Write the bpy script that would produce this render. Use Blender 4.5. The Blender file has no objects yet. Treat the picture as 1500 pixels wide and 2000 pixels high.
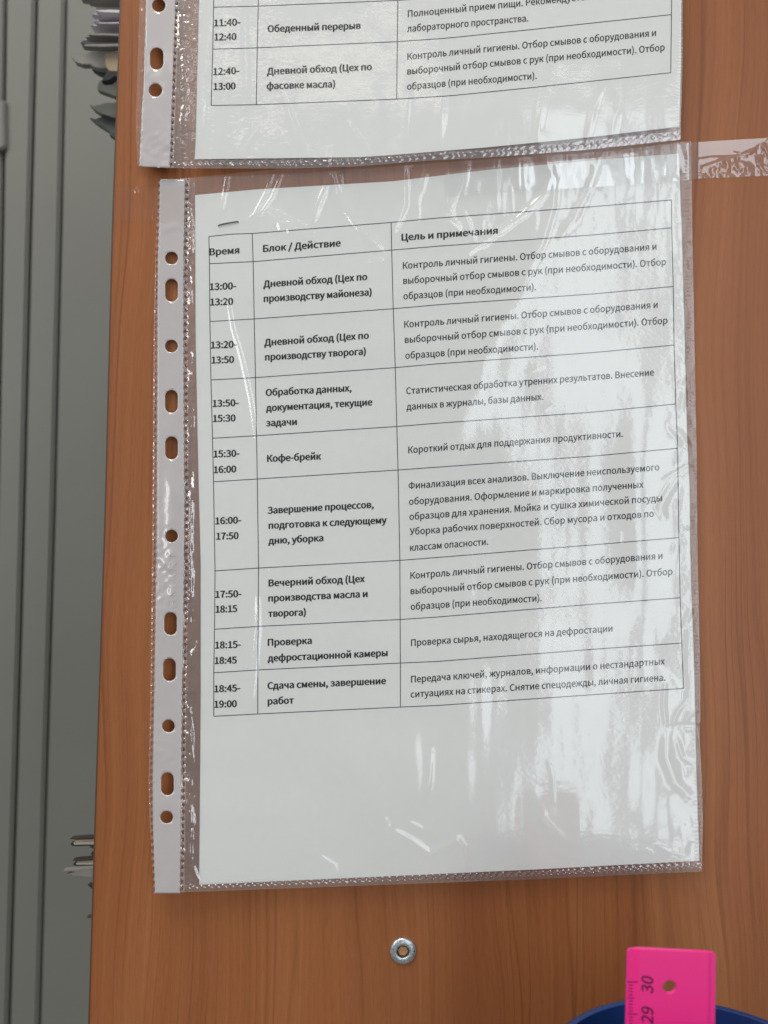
import bpy, bmesh, math, random
import numpy as np
from mathutils import Vector, Matrix
from mathutils.geometry import delaunay_2d_cdt
random.seed(7)
S = bpy.context.scene
COL = S.collection
# ------------------------------------------------------------------ camera
CAM = np.array([0.0, -0.33, 0.0]); PITCH = math.radians(1.7); F = 1510.0
cd = bpy.data.cameras.new('camera'); cam = bpy.data.objects.new('camera', cd); COL.objects.link(cam)
cam.location = CAM; cam.rotation_euler = (math.radians(90) + PITCH, 0, 0)
cd.sensor_fit = 'VERTICAL'; cd.lens = 6.0; cd.sensor_height = 6.0 * 2000 / F
cd.sensor_width = cd.sensor_height * .75
cd.clip_start = 0.01; cd.clip_end = 50
cd.dof.use_dof = True; cd.dof.focus_distance = 0.326; cd.dof.aperture_fstop = 2.1
S.camera = cam
# ------------------------------------------------------------------ world, lamps, exposure
w = bpy.data.worlds.new('World'); S.world = w; w.use_nodes = True
w.node_tree.nodes['Background'].inputs[0].default_value = (0.95, 0.97, 1.0, 1)
w.node_tree.nodes['Background'].inputs[1].default_value = 0.34
_n = w.node_tree.nodes; _tc = _n.new('ShaderNodeTexCoord'); _sx = _n.new('ShaderNodeSeparateXYZ'); _rp = _n.new('ShaderNodeValToRGB')
w.node_tree.links.new(_tc.outputs['Generated'], _sx.inputs[0]); _mr = _n.new('ShaderNodeMapRange'); _mr.inputs[1].default_value = -1; w.node_tree.links.new(_sx.outputs[2], _mr.inputs[0])
w.node_tree.links.new(_mr.outputs[0], _rp.inputs[0]); w.node_tree.links.new(_rp.outputs[0], _n['Background'].inputs[0])
_e = _rp.color_ramp.elements; _e[0].position = .2; _e[0].color = (.5, .47, .44, 1); _e[1].position = .9; _e[1].color = (1.7, 1.7, 1.7, 1)   # floor darker, ceiling paler
_e.new(.55).color = (.85, .87, .9, 1)
def area(name, loc, target, sx, sy, watts, color):
    l = bpy.data.lights.new(name, 'AREA'); l.shape = 'RECTANGLE'; l.size = sx; l.size_y = sy
    l.energy = watts; l.color = color
    o = bpy.data.objects.new(name, l); COL.objects.link(o); o.location = loc
    o.rotation_euler = (Vector(target) - Vector(loc)).to_track_quat('-Z', 'Z').to_euler()
    return o
area('window_or_added_light', (0.875, -3.0, 0.40), (0.875, 0, 0.40), 0.37, 3.4, 12.0, (0.86, 0.94, 1.0))
area('window_or_added_light', (1.62, -3.0, 0.40), (1.62, 0, 0.40), 0.70, 3.4, 24.0, (0.86, 0.94, 1.0))
area('ceiling_light', (-0.35, -0.62, 1.7), (0, 0, 0.0), 0.35, 1.2, 17.0, (1.0, 0.95, 0.86))
area('ceiling_light', (-1.6, -1.2, 1.7), (0, 0, 0.0), 1.2, 0.4, 10.0, (1.0, 0.93, 0.82))
area('window_or_added_light', (-2.4, -2.8, 0.6), (-1.2, 0, 0.4), 0.6, 1.9, 20.0, (0.95, 0.97, 1.0))  # unseen lamp added at left so creases and strip catch glints
area('tube_light', (-0.45, -3.0, 2.22), (-0.1, 0, 0.0), 1.3, 0.10, 1.2, (1.0, 0.94, 0.82))
S.view_settings.view_transform = 'Standard'; S.view_settings.look = 'None'
S.view_settings.exposure = -0.04; S.view_settings.gamma = 1.0
S.cycles.transparent_max_bounces = 24; S.cycles.max_bounces = 10
S.cycles.use_denoising = True
# ------------------------------------------------------------------ helpers
cp, sp = math.cos(PITCH), math.sin(PITCH)
def at(px, py, y):
    """points of the place whose image in the photo is (px,py), at world depth y (board face = 0)"""
    px = np.asarray(px, float); py = np.asarray(py, float); y = np.broadcast_to(np.asarray(y, float), px.shape)
    u = (px - 750) / F; v = (1000 - py) / F
    dx, dy, dz = u, cp - v * sp, sp + v * cp
    t = (y - CAM[1]) / dy
    return np.stack([CAM[0] + dx * t, y, CAM[2] + dz * t], -1)
def mkmesh(name, co, faces, mat, parent=None, smooth=True, label=None):
    me = bpy.data.meshes.new(name)
    co = np.asarray(co, np.float32)
    if isinstance(faces, np.ndarray):
        n, k = faces.shape
        me.vertices.add(len(co)); me.vertices.foreach_set('co', co.ravel())
        me.loops.add(n * k); me.loops.foreach_set('vertex_index', faces.astype(np.int32).ravel())
        me.polygons.add(n); me.polygons.foreach_set('loop_start', np.arange(0, n * k, k, dtype=np.int32))
        me.polygons.foreach_set('loop_total', np.full(n, k, np.int32))
        me.update(calc_edges=True)
    else:
        me.from_pydata([tuple(map(float, c)) for c in co], [], faces); me.update()
    if smooth:
        me.polygons.foreach_set('use_smooth', np.ones(len(me.polygons), bool))
    me.materials.append(mat)
    o = bpy.data.objects.new(name, me); COL.objects.link(o)
    if parent is not None:
        o.parent = parent; pr = parent; loc = Vector((0, 0, 0))
        while pr is not None:
            loc += Vector(pr.location); pr = pr.parent
        o.location = -loc
    if label: o['label'] = label
    return o
def thing(name, label, cat, loc=(0, 0, 0), group=None):
    o = bpy.data.objects.new(name, None); COL.objects.link(o); o.location = loc
    o.empty_display_size = .01
    o['label'] = label; o['category'] = cat
    if group: o['group'] = group
    return o
def tag(o, label, cat, group=None):
    o['label'] = label; o['category'] = cat
    if group: o['group'] = group
    return o
def interp(pts, y):
    p = sorted((b, a) for a, b in pts)
    return np.interp(y, [q[0] for q in p], [q[1] for q in p])
def smoothstep(a, b, x):
    t = np.clip((x - a) / (b - a), 0, 1); return t * t * (3 - 2 * t)
_nc = {}
def noise(px, py, lx, ly, seed):
    """smooth random field, unit rms; lx, ly feature sizes in photo pixels"""
    key = (lx, ly, seed)
    if key not in _nc:
        r = np.random.RandomState(seed); st = max(1.0, min(lx, ly) / 4.0)
        nx, ny = int(2200 / st) + 8, int(2800 / st) + 8
        a = r.randn(ny, nx)
        fy = np.fft.fftfreq(ny)[:, None] * ly / st; fx = np.fft.rfftfreq(nx)[None, :] * lx / st
        a = np.fft.irfft2(np.fft.rfft2(a) * np.exp(-(fx ** 2 + fy ** 2) * 2.2), s=(ny, nx))
        _nc[key] = (a / a.std(), st)
    a, st = _nc[key]
    gx = np.clip((np.asarray(px) + 300) / st, 0, a.shape[1] - 1.001); gy = np.clip((np.asarray(py) + 500) / st, 0, a.shape[0] - 1.001)
    ix = gx.astype(int); iy = gy.astype(int); fx = gx - ix; fy = gy - iy
    fx = fx * fx * (3 - 2 * fx); fy = fy * fy * (3 - 2 * fy)
    return (a[iy, ix] * (1 - fx) + a[iy, ix + 1] * fx) * (1 - fy) + (a[iy + 1, ix] * (1 - fx) + a[iy + 1, ix + 1] * fx) * fy
def ridge(h, px, py, pts, width, height, taper=True):
    """adds a crease along a polyline to the height array h (mm)"""
    best = np.full(px.shape, 1e9); tt = np.zeros(px.shape)
    x0 = min(p[0] for p in pts) - 4 * width; x1 = max(p[0] for p in pts) + 4 * width
    y0 = min(p[1] for p in pts) - 4 * width; y1 = max(p[1] for p in pts) + 4 * width
    m = (px > x0) & (px < x1) & (py > y0) & (py < y1)
    if not m.any(): return
    X = px[m]; Y = py[m]; b = np.full(X.shape, 1e9); t = np.zeros(X.shape)
    L = [0.0]
    for a, c in zip(pts, pts[1:]): L.append(L[-1] + math.hypot(c[0] - a[0], c[1] - a[1]))
    for k, (a, c) in enumerate(zip(pts, pts[1:])):
        vx, vy = c[0] - a[0], c[1] - a[1]; l2 = vx * vx + vy * vy
        s = np.clip(((X - a[0]) * vx + (Y - a[1]) * vy) / l2, 0, 1)
        d = np.hypot(X - a[0] - s * vx, Y - a[1] - s * vy)
        q = d < b; b[q] = d[q]; t[q] = ((L[k] + s * (L[k + 1] - L[k])) / L[-1])[q]
    amp = height * (np.sin(np.pi * np.clip(t * .9 + .05, 0, 1)) ** .6 if taper else 1)
    h[m] += amp * np.exp(-(b / width) ** 2)
def patch(top, bottom, left, right, step):
    """Coons patch in photo pixels; each side a list of (x,y)"""
    def res(pts, n):
        pts = np.array(pts, float); d = np.r_[0, np.cumsum(np.hypot(*np.diff(pts, axis=0).T))]; u = np.linspace(0, d[-1], n)
        return np.stack([np.interp(u, d, pts[:, 0]), np.interp(u, d, pts[:, 1])], -1)
    W = max(top[-1][0] - top[0][0], bottom[-1][0] - bottom[0][0]); H = max(left[-1][1] - left[0][1], right[-1][1] - right[0][1])
    n = max(2, int(W / step) + 1); m = max(2, int(H / step) + 1)
    T, B, Lc, R = res(top, n), res(bottom, n), res(left, m), res(right, m)
    s = np.linspace(0, 1, n)[None, :, None]; t = np.linspace(0, 1, m)[:, None, None]
    P = (1 - t) * T[None] + t * B[None] + (1 - s) * Lc[:, None] + s * R[:, None] \
        - ((1 - s) * (1 - t) * T[0] + s * (1 - t) * T[-1] + (1 - s) * t * B[0] + s * t * B[-1])
    idx = np.arange(n * m).reshape(m, n)
    f = np.stack([idx[:-1, :-1], idx[1:, :-1], idx[1:, 1:], idx[:-1, 1:]], -1).reshape(-1, 4)
    return P[..., 0].ravel(), P[..., 1].ravel(), f
def cut_sheet(outline, holes, step):
    """triangulated outline with real holes (photo pixels)"""
    def loop(p, hp):
        out = []
        for a, b in zip(p, p[1:] + p[:1]):
            n = max(1, int(math.hypot(b[0] - a[0], b[1] - a[1]) / hp))
            out += [(a[0] + (b[0] - a[0]) * k / n, a[1] + (b[1] - a[1]) * k / n) for k in range(n)]
        return out
    def inside(px, py, poly):
        poly = np.array(poly); c = np.zeros(px.shape, bool)
        for (x1, y1), (x2, y2) in zip(poly, np.roll(poly, -1, 0)):
            if y1 == y2: continue
            q = ((y1 > py) != (y2 > py)) & (px < (x2 - x1) * (py - y1) / (y2 - y1) + x1); c ^= q
        return c
    V = []; E = []
    o = loop(outline, step); n = len(o); V += o; E += [(k, (k + 1) % n) for k in range(n)]
    for h in holes:
        b = len(V); V += h; E += [(b + k, b + (k + 1) % len(h)) for k in range(len(h))]
    xs = [p[0] for p in outline]; ys = [p[1] for p in outline]
    gx, gy = np.meshgrid(np.arange(min(xs), max(xs), step), np.arange(min(ys), max(ys), step)); gx = gx.ravel(); gy = gy.ravel()
    k = inside(gx, gy, outline)
    allv = np.array(V)
    for h in holes: k &= ~inside(gx, gy, h)
    gx, gy = gx[k], gy[k]
    keep = np.array([np.min((allv[:, 0] - x) ** 2 + (allv[:, 1] - y) ** 2) > (step * .35) ** 2 for x, y in zip(gx, gy)])
    V += list(zip(gx[keep], gy[keep]))
    r = delaunay_2d_cdt([Vector(v) for v in V], E, [], 0, 1e-5)
    vv = np.array([tuple(v) for v in r[0]]); ff = np.array([f for f in r[2] if len(f) == 3])
    c = vv[ff].mean(1); k = inside(c[:, 0], c[:, 1], outline)
    for h in holes: k &= ~inside(c[:, 0], c[:, 1], h)
    ff = ff[k]
    a, b, d = vv[ff[:, 0]], vv[ff[:, 1]], vv[ff[:, 2]]
    cr = (b[:, 0] - a[:, 0]) * (d[:, 1] - a[:, 1]) - (b[:, 1] - a[:, 1]) * (d[:, 0] - a[:, 0])
    ff[cr > 0] = ff[cr > 0][:, ::-1]     # faces look towards the camera
    return vv[:, 0], vv[:, 1], ff
# ------------------------------------------------------------------ materials
def mat(name):
    m = bpy.data.materials.new(name); m.use_nodes = True; nt = m.node_tree
    return m, nt, nt.nodes, nt.links, nt.nodes['Principled BSDF']
def coords(N, L, scale):
    tc = N.new('ShaderNodeTexCoord'); mp = N.new('ShaderNodeMapping'); mp.inputs['Scale'].default_value = scale
    L.new(tc.outputs['Object'], mp.inputs['Vector']); return mp.outputs[0]
def tex(N, L, vec, scale=1, detail=3, rough=.5, dist=0):
    n = N.new('ShaderNodeTexNoise'); n.inputs['Scale'].default_value = scale; n.inputs['Detail'].default_value = detail
    n.inputs['Roughness'].default_value = rough; n.inputs['Distortion'].default_value = dist
    L.new(vec, n.inputs['Vector']); return n.outputs['Fac']
def ramp(N, L, fac, stops):
    r = N.new('ShaderNodeValToRGB'); e = r.color_ramp.elements
    while len(e) < len(stops): e.new(.5)
    for k, (p, c) in enumerate(stops):
        e[k].position = p; e[k].color = (*c, 1) if len(c) == 3 else c
    L.new(fac, r.inputs[0]); return r.outputs[0]
def mixc(N, L, fac, a, b, mode='MIX'):
    m = N.new('ShaderNodeMix'); m.data_type = 'RGBA'; m.blend_type = mode
    for s, v in ((0, fac), (6, a), (7, b)):
        if isinstance(v, (int, float)): m.inputs[s].default_value = v
        elif isinstance(v, tuple): m.inputs[s].default_value = (*v, 1)
        else: L.new(v, m.inputs[s])
    return m.outputs[2]
def bump(N, L, h, dist, bsdf, strength=1):
    b = N.new('ShaderNodeBump'); b.inputs['Distance'].default_value = dist; b.inputs['Strength'].default_value = strength
    L.new(h, b.inputs['Height']); L.new(b.outputs[0], bsdf.inputs['Normal']); return b
def simple(name, col, rough=.5, spec=.5, var=.06, vs=60, metal=0, bm=0, bs=400):
    m, nt, N, L, P = mat(name)
    f = tex(N, L, coords(N, L, (1, 1, 1)), vs, 4)
    lo = tuple(c * (1 - var) for c in col); hi = tuple(min(1, c * (1 + var)) for c in col)
    L.new(ramp(N, L, f, [(.3, lo), (.7, hi)]), P.inputs['Base Color'])
    P.inputs['Roughness'].default_value = rough; P.inputs['Specular IOR Level'].default_value = spec; P.inputs['Metallic'].default_value = metal
    if bm: bump(N, L, tex(N, L, coords(N, L, (1, 1, 1)), bs, 3), bm, P)
    return m
def wood_mat(name, edge=False):
    m, nt, N, L, P = mat(name)
    tc = N.new('ShaderNodeTexCoord')
    # gentle wander of the grain
    wv = tex(N, L, coords(N, L, (9, 9, 3.2)), 1, 2)
    s = N.new('ShaderNodeSeparateXYZ'); L.new(tc.outputs['Object'], s.inputs[0])
    md = N.new('ShaderNodeMath'); md.operation = 'MULTIPLY_ADD'; md.inputs[1].default_value = .05
    L.new(wv, md.inputs[0]); L.new(s.outputs[0], md.inputs[2])
    c = N.new('ShaderNodeCombineXYZ'); L.new(md.outputs[0], c.inputs[0]); L.new(s.outputs[2], c.inputs[2]); L.new(s.outputs[1], c.inputs[1])
    def sc(v):
        mp = N.new('ShaderNodeMapping'); mp.inputs['Scale'].default_value = v; L.new(c.outputs[0], mp.inputs[0]); return mp.outputs[0]
    broad = tex(N, L, sc((34, 0.5, 1.3)), 1, 3, .55)
    base = ramp(N, L, broad, [(.25, (.262, .088, .032)), (.5, (.325, .116, .042)), (.75, (.388, .150, .056))])
    fine = tex(N, L, sc((420, 1, 5)), 1, 5, .62)
    base = mixc(N, L, 1.0, base, ramp(N, L, fine, [(.3, (.86, .84, .83)), (.7, (1.08, 1.08, 1.08))]), 'MULTIPLY')
    lin = tex(N, L, sc((62, 1, 1.1)), 1, 1.5, .5)
    k = ramp(N, L, lin, [(.0, (1, 1, 1)), (.40, (1, 1, 1)), (.425, (.66, .6, .58)), (.44, (1, 1, 1)), (.52, (1, 1, 1)), (.535, (.74, .68, .66)), (.548, (1, 1, 1)), (.62, (1, 1, 1)), (.632, (.7, .64, .62)), (.645, (1, 1, 1))])
    part = tex(N, L, sc((40, 1, 6)), 1, 2)
    k = mixc(N, L, ramp(N, L, part, [(.38, (0, 0, 0)), (.6, (1, 1, 1))]), (1.0, 1.0, 1.0), k)
    base = mixc(N, L, .8, base, k, 'MULTIPLY')
    pores = tex(N, L, sc((2600, 1, 140)), 1, 2)
    base = mixc(N, L, 1.0, base, ramp(N, L, pores, [(.35, (.93, .92, .91)), (.6, (1.03, 1.03, 1.03))]), 'MULTIPLY')
    L.new(base, P.inputs['Base Color'])
    P.inputs['Roughness'].default_value = .36; P.inputs['Specular IOR Level'].default_value = .28
    pt = tex(N, L, coords(N, L, (1, 1, 1)), 1500, 2)
    bump(N, L, pt, .00006, P, .8)
    return m
def film_mat(name, haze=.02, refl=.072, rough=.10, tint=(.985, .985, .985), bscale=(420, 700, 700), bdist=.000045, hazecol=(.85, .84, .86)):
    m, nt, N, L, P = mat(name); N.remove(P)
    out = N['Material Output']
    tr = N.new('ShaderNodeBsdfTransparent'); tr.inputs[0].default_value = (*tint, 1)
    df = N.new('ShaderNodeBsdfDiffuse'); df.inputs[0].default_value = (*hazecol, 1)
    gl = N.new('ShaderNodeBsdfGlossy'); gl.inputs['Roughness'].default_value = rough; gl.inputs[0].default_value = (1, 1, 1, 1)
    # orange-peel grain of the plastic, stronger in some areas
    t1 = tex(N, L, coords(N, L, bscale), 1, 2, .5, .6)
    t2 = tex(N, L, coords(N, L, (40, 40, 26)), 1, 2)
    mm = N.new('ShaderNodeMath'); mm.operation = 'MULTIPLY'; L.new(t1, mm.inputs[0])
    L.new(ramp(N, L, t2, [(.32, (.35, .35, .35)), (.68, (1, 1, 1))]), mm.inputs[1])
    b = N.new('ShaderNodeBump'); b.inputs['Distance'].default_value = bdist; b.inputs['Strength'].default_value = 1
    L.new(mm.outputs[0], b.inputs['Height']); L.new(b.outputs[0], gl.inputs['Normal'])
    lw = N.new('ShaderNodeLayerWeight'); lw.inputs[0].default_value = .5
    pw = N.new('ShaderNodeMath'); pw.operation = 'POWER'; pw.inputs[1].default_value = 4; L.new(lw.outputs['Facing'], pw.inputs[0])
    ad = N.new('ShaderNodeMath'); ad.operation = 'MULTIPLY_ADD'; ad.inputs[1].default_value = .7; ad.inputs[2].default_value = refl; L.new(pw.outputs[0], ad.inputs[0])
    x1 = N.new('ShaderNodeMixShader'); x1.inputs[0].default_value = haze; L.new(tr.outputs[0], x1.inputs[1]); L.new(df.outputs[0], x1.inputs[2])
    x2 = N.new('ShaderNodeMixShader'); L.new(ad.outputs[0], x2.inputs[0]); L.new(x1.outputs[0], x2.inputs[1]); L.new(gl.outputs[0], x2.inputs[2])
    L.new(x2.outputs[0], out.inputs[0]); return m
M_wood = wood_mat('cherry_laminate')
M_edge = simple('board_edge_band', (.10, .045, .022), .5)
M_paper = simple('office_paper', (.765, .775, .758), .75, .2, .012, 300, bm=.00001, bs=1800)
M_ink = simple('printer_ink', (.012, .012, .015), .6, .1, .15, 900)
M_rule = simple('table_line_ink', (.05, .052, .085), .6, .2, .25, 700)
M_film = film_mat('pocket_film')
M_back = film_mat('pocket_back_film', haze=.10, refl=.04, rough=.15, hazecol=(.80, .72, .72))
M_crinkle = film_mat('crinkled_pocket_film', haze=.05, refl=.17, rough=.10, bscale=(500, 900, 900), bdist=.00009)
M_rseam = film_mat('right_seam_film', haze=.0, refl=.05, rough=.05, bscale=(300, 900, 1500), bdist=.00016, tint=(.90, .89, .88))
M_weld = film_mat('welded_pocket_film', haze=.30, refl=.15, rough=.12, bscale=(900, 900, 900), bdist=.00009, hazecol=(.75, .70, .70))
M_tape = film_mat('clear_tape_film', haze=.05, refl=.09, rough=.03, tint=(.99, .99, .99), bscale=(120, 120, 120), bdist=.00003)
M_tape2 = film_mat('flat_tape_film', haze=.0, refl=.035, rough=.02, tint=(.99, .98, .96), bscale=(120, 120, 120), bdist=.00001)
M_strip, _nt, _N, _L, _P = mat('white_strip_plastic')
_P.inputs['Base Color'].default_value = (.52, .485, .485, 1); _P.inputs['Roughness'].default_value = .2; _P.inputs['Specular IOR Level'].default_value = .5; _P.inputs['Coat Weight'].default_value = 1; _P.inputs['Coat Roughness'].default_value = .08
bump(_N, _L, tex(_N, _L, coords(_N, _L, (520, 900, 900)), 1, 2, .5, .5), .00004, _P)
M_locker = simple('grey_green_paint', (.168, .170, .152), .42, .4, .05, 6, bm=.00003, bs=1500)
M_zinc, _nt, _N, _L, _P = mat('zinc_plating')
_P.inputs['Metallic'].default_value = .9
_L.new(ramp(_N, _L, tex(_N, _L, coords(_N, _L, (1, 1, 1)), 900, 4, .6), [(.35, (.48, .53, .55)), (.65, (.80, .86, .88))]), _P.inputs['Base Color'])
_L.new(ramp(_N, _L, tex(_N, _L, coords(_N, _L, (1, 1, 1)), 1400, 3), [(.3, (.22,) * 3), (.7, (.5,) * 3)]), _P.inputs['Roughness'])
M_plug = simple('wood_plug', (.50, .25, .12), .6, .3, .2, 900)
M_dark = simple('socket_dark', (.03, .03, .03), .5, .4)
M_steel = simple('staple_steel', (.12, .12, .13), .35, .5, .1, 500, metal=.8)
M_pink, _nt, _N, _L, _P = mat('pink_plastic')
_P.inputs['Base Color'].default_value = (.95, .03, .27, 1); _P.inputs['Roughness'].default_value = .32
_P.inputs['Subsurface Weight'].default_value = .35; _P.inputs['Subsurface Radius'].default_value = (.004, .001, .002); _P.inputs['Subsurface Scale'].default_value = .6
bump(_N, _L, tex(_N, _L, coords(_N, _L, (1, 1, 1)), 700, 2), .00001, _P)
M_print = simple('black_print', (.13, .004, .05), .5, .3)
M_blue = simple('navy_plastic', (.008, .034, .14), .3, .5, .1, 80, bm=.00002, bs=900)
# ------------------------------------------------------------------ the board
edge_pts = [(246, -320), (236, 0), (220, 450), (206, 1000), (188, 1550), (174, 2000), (163, 2320)]
def extrude_outline(name, poly, y0, y1, m, parent=None, bev=.0006, smooth=False):
    """solid with the outline poly (photo pixels at depth y0) between depths y0 (front) and y1"""
    P = at([p[0] for p in poly], [p[1] for p in poly], y0); n = len(poly)
    a = sum(P[i][0] * P[(i + 1) % n][2] - P[(i + 1) % n][0] * P[i][2] for i in range(n))
    if a < 0: P = P[::-1]
    bm_ = bmesh.new(); vs = [bm_.verts.new(p) for p in P]; f = bm_.faces.new(vs)
    r = bmesh.ops.extrude_face_region(bm_, geom=[f]); nv = [g for g in r['geom'] if isinstance(g, bmesh.types.BMVert)]
    for v in nv: v.co.y = y1
    bmesh.ops.recalc_face_normals(bm_, faces=bm_.faces)
    if bev:
        fe = [e for e in bm_.edges if all(abs(v.co.y - y0) < 1e-7 for v in e.verts)]
        bmesh.ops.bevel(bm_, geom=fe, offset=bev, segments=2, affect='EDGES', clamp_overlap=True)
    me = bpy.data.meshes.new(name); bm_.to_mesh(me); bm_.free(); me.materials.append(m)
    o = bpy.data.objects.new(name, me); COL.objects.link(o)
    if parent is not None: o.parent = parent; o.location = -Vector(parent.location)
    return o
board = thing('wooden_panel', 'cherry wood laminate panel carrying the two plastic pockets', 'wooden panel', (0, 0, -.22))
bp = [(x, y) for x, y in edge_pts] + [(1900, 2320), (1900, -320)]
panel = extrude_outline('panel', bp, 0.0, .018, M_wood, board, bev=.0008)
ep = [(x - 2.0, y) for x, y in edge_pts]
eo = [(x + 3, y) for x, y in reversed(edge_pts)]
band = extrude_outline('edge_band', ep + eo, .0013, .0175, M_edge, board, bev=0)
# ------------------------------------------------------------------ metal cabinet behind
YL = .42
loc = thing('metal_cabinet', 'grey green painted metal cabinet with vertical seams behind the wooden panel', 'cabinet', tuple(at(np.array([120.]), np.array([1900.]), YL)[0]))
A = [(78, -330), (70, 0), (58, 450), (45, 1000), (31, 1500), (16, 2000), (6, 2330)]
B = [(136, -330), (128, 0), (118, 450), (105, 1000), (90, 1500), (76, 2000), (66, 2330)]
Cc = [(18, -330), (10, 0), (4, 450), (-6, 1000), (-18, 1500), (-32, 2000), (-42, 2330)]
def strip_between(L_, R_, dl, dr):
    return [(x + dl, y) for x, y in L_] + [(x - dr, y) for x, y in reversed(R_)]
far = [(700, -330), (700, 2330)]
extrude_outline('side_panel', strip_between(B, far, 3, 0), YL + .0025, YL + .03, M_locker, loc, bev=.0012)
extrude_outline('frame_strip', strip_between(A, B, 3, 3.5), YL, YL + .03, M_locker, loc, bev=.0022)
extrude_outline('door_panel', strip_between(Cc, A, 2.5, 3.5), YL - .001, YL + .03, M_locker, loc, bev=.0022)
extrude_outline('far_door', [(-500, -330)] + [(x - 3, y) for x, y in Cc] + [(-500, 2330)], YL + .001, YL + .03, M_locker, loc, bev=.0015)
extrude_outline('gap_shade_sheet', [(-500, -330), (700, -330), (700, 2330), (-500, 2330)], YL + .032, YL + .036, simple('gap_shade', (.03, .032, .03), .6), loc, bev=0)  # near-black sheet behind the seams, their shade put into its colour
extrude_outline('hinge', [(-16, 196), (9, 196), (10, 284), (4, 290), (-16, 290)], YL - .006, YL + .01, M_locker, loc, bev=.0015)
# ------------------------------------------------------------------ stuff sticking out behind the panel's edge
def slab(name, poly, y0, depth, m, bev=.0004, jag=0):
    o = extrude_outline(name, poly, y0, y0 + depth, m, None, bev)
    c = sum((v.co for v in o.data.vertices), Vector()) / len(o.data.vertices)
    o.data.transform(Matrix.Translation(-c)); o.location = c; return o
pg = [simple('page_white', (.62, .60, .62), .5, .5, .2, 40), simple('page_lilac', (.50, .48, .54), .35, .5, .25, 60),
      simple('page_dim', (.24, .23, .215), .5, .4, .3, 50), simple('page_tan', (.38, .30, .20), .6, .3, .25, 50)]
rr = random.Random(3)
yy = -24.0; k = 0
lefts = [215, 190, 222, 200, 158, 172, 184, 196, 186, 178, 190, 182, 186, 176, 180, 190, 172, 166, 160, 156, 160]
for xl in lefts:
    th = rr.choice([4, 5, 5.5, 6.5])
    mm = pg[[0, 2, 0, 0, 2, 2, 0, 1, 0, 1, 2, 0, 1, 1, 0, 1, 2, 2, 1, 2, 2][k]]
    tip = rr.uniform(.25, .75); dr = rr.uniform(-3, 3)
    poly = [(xl, yy + th * tip), (xl + 9, yy + th * .12), (xl + 30, yy + rr.uniform(-.6, .6)), (270, yy + dr), (270, yy + dr + th * .9), (xl + 34, yy + th * .92 + rr.uniform(-.8, .8)), (xl + 12, yy + th * .86)]
    o = slab('page_edge', poly, .085 + .003 * (k % 4), .004, mm, .0002)
    kind_ = {0: ('thin white page edge', 'white pages piled behind the panel'), 1: ('thin lilac glossy page edge', 'lilac pages piled behind the panel'), 2: ('thin dull grey page edge', 'dull grey pages piled behind the panel')}[pg.index(mm)]
    tag(o, kind_[0] + ' in the pile left of the panel, top of photo', 'sheet', kind_[1])
    yy += th + .1; k += 1
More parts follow.
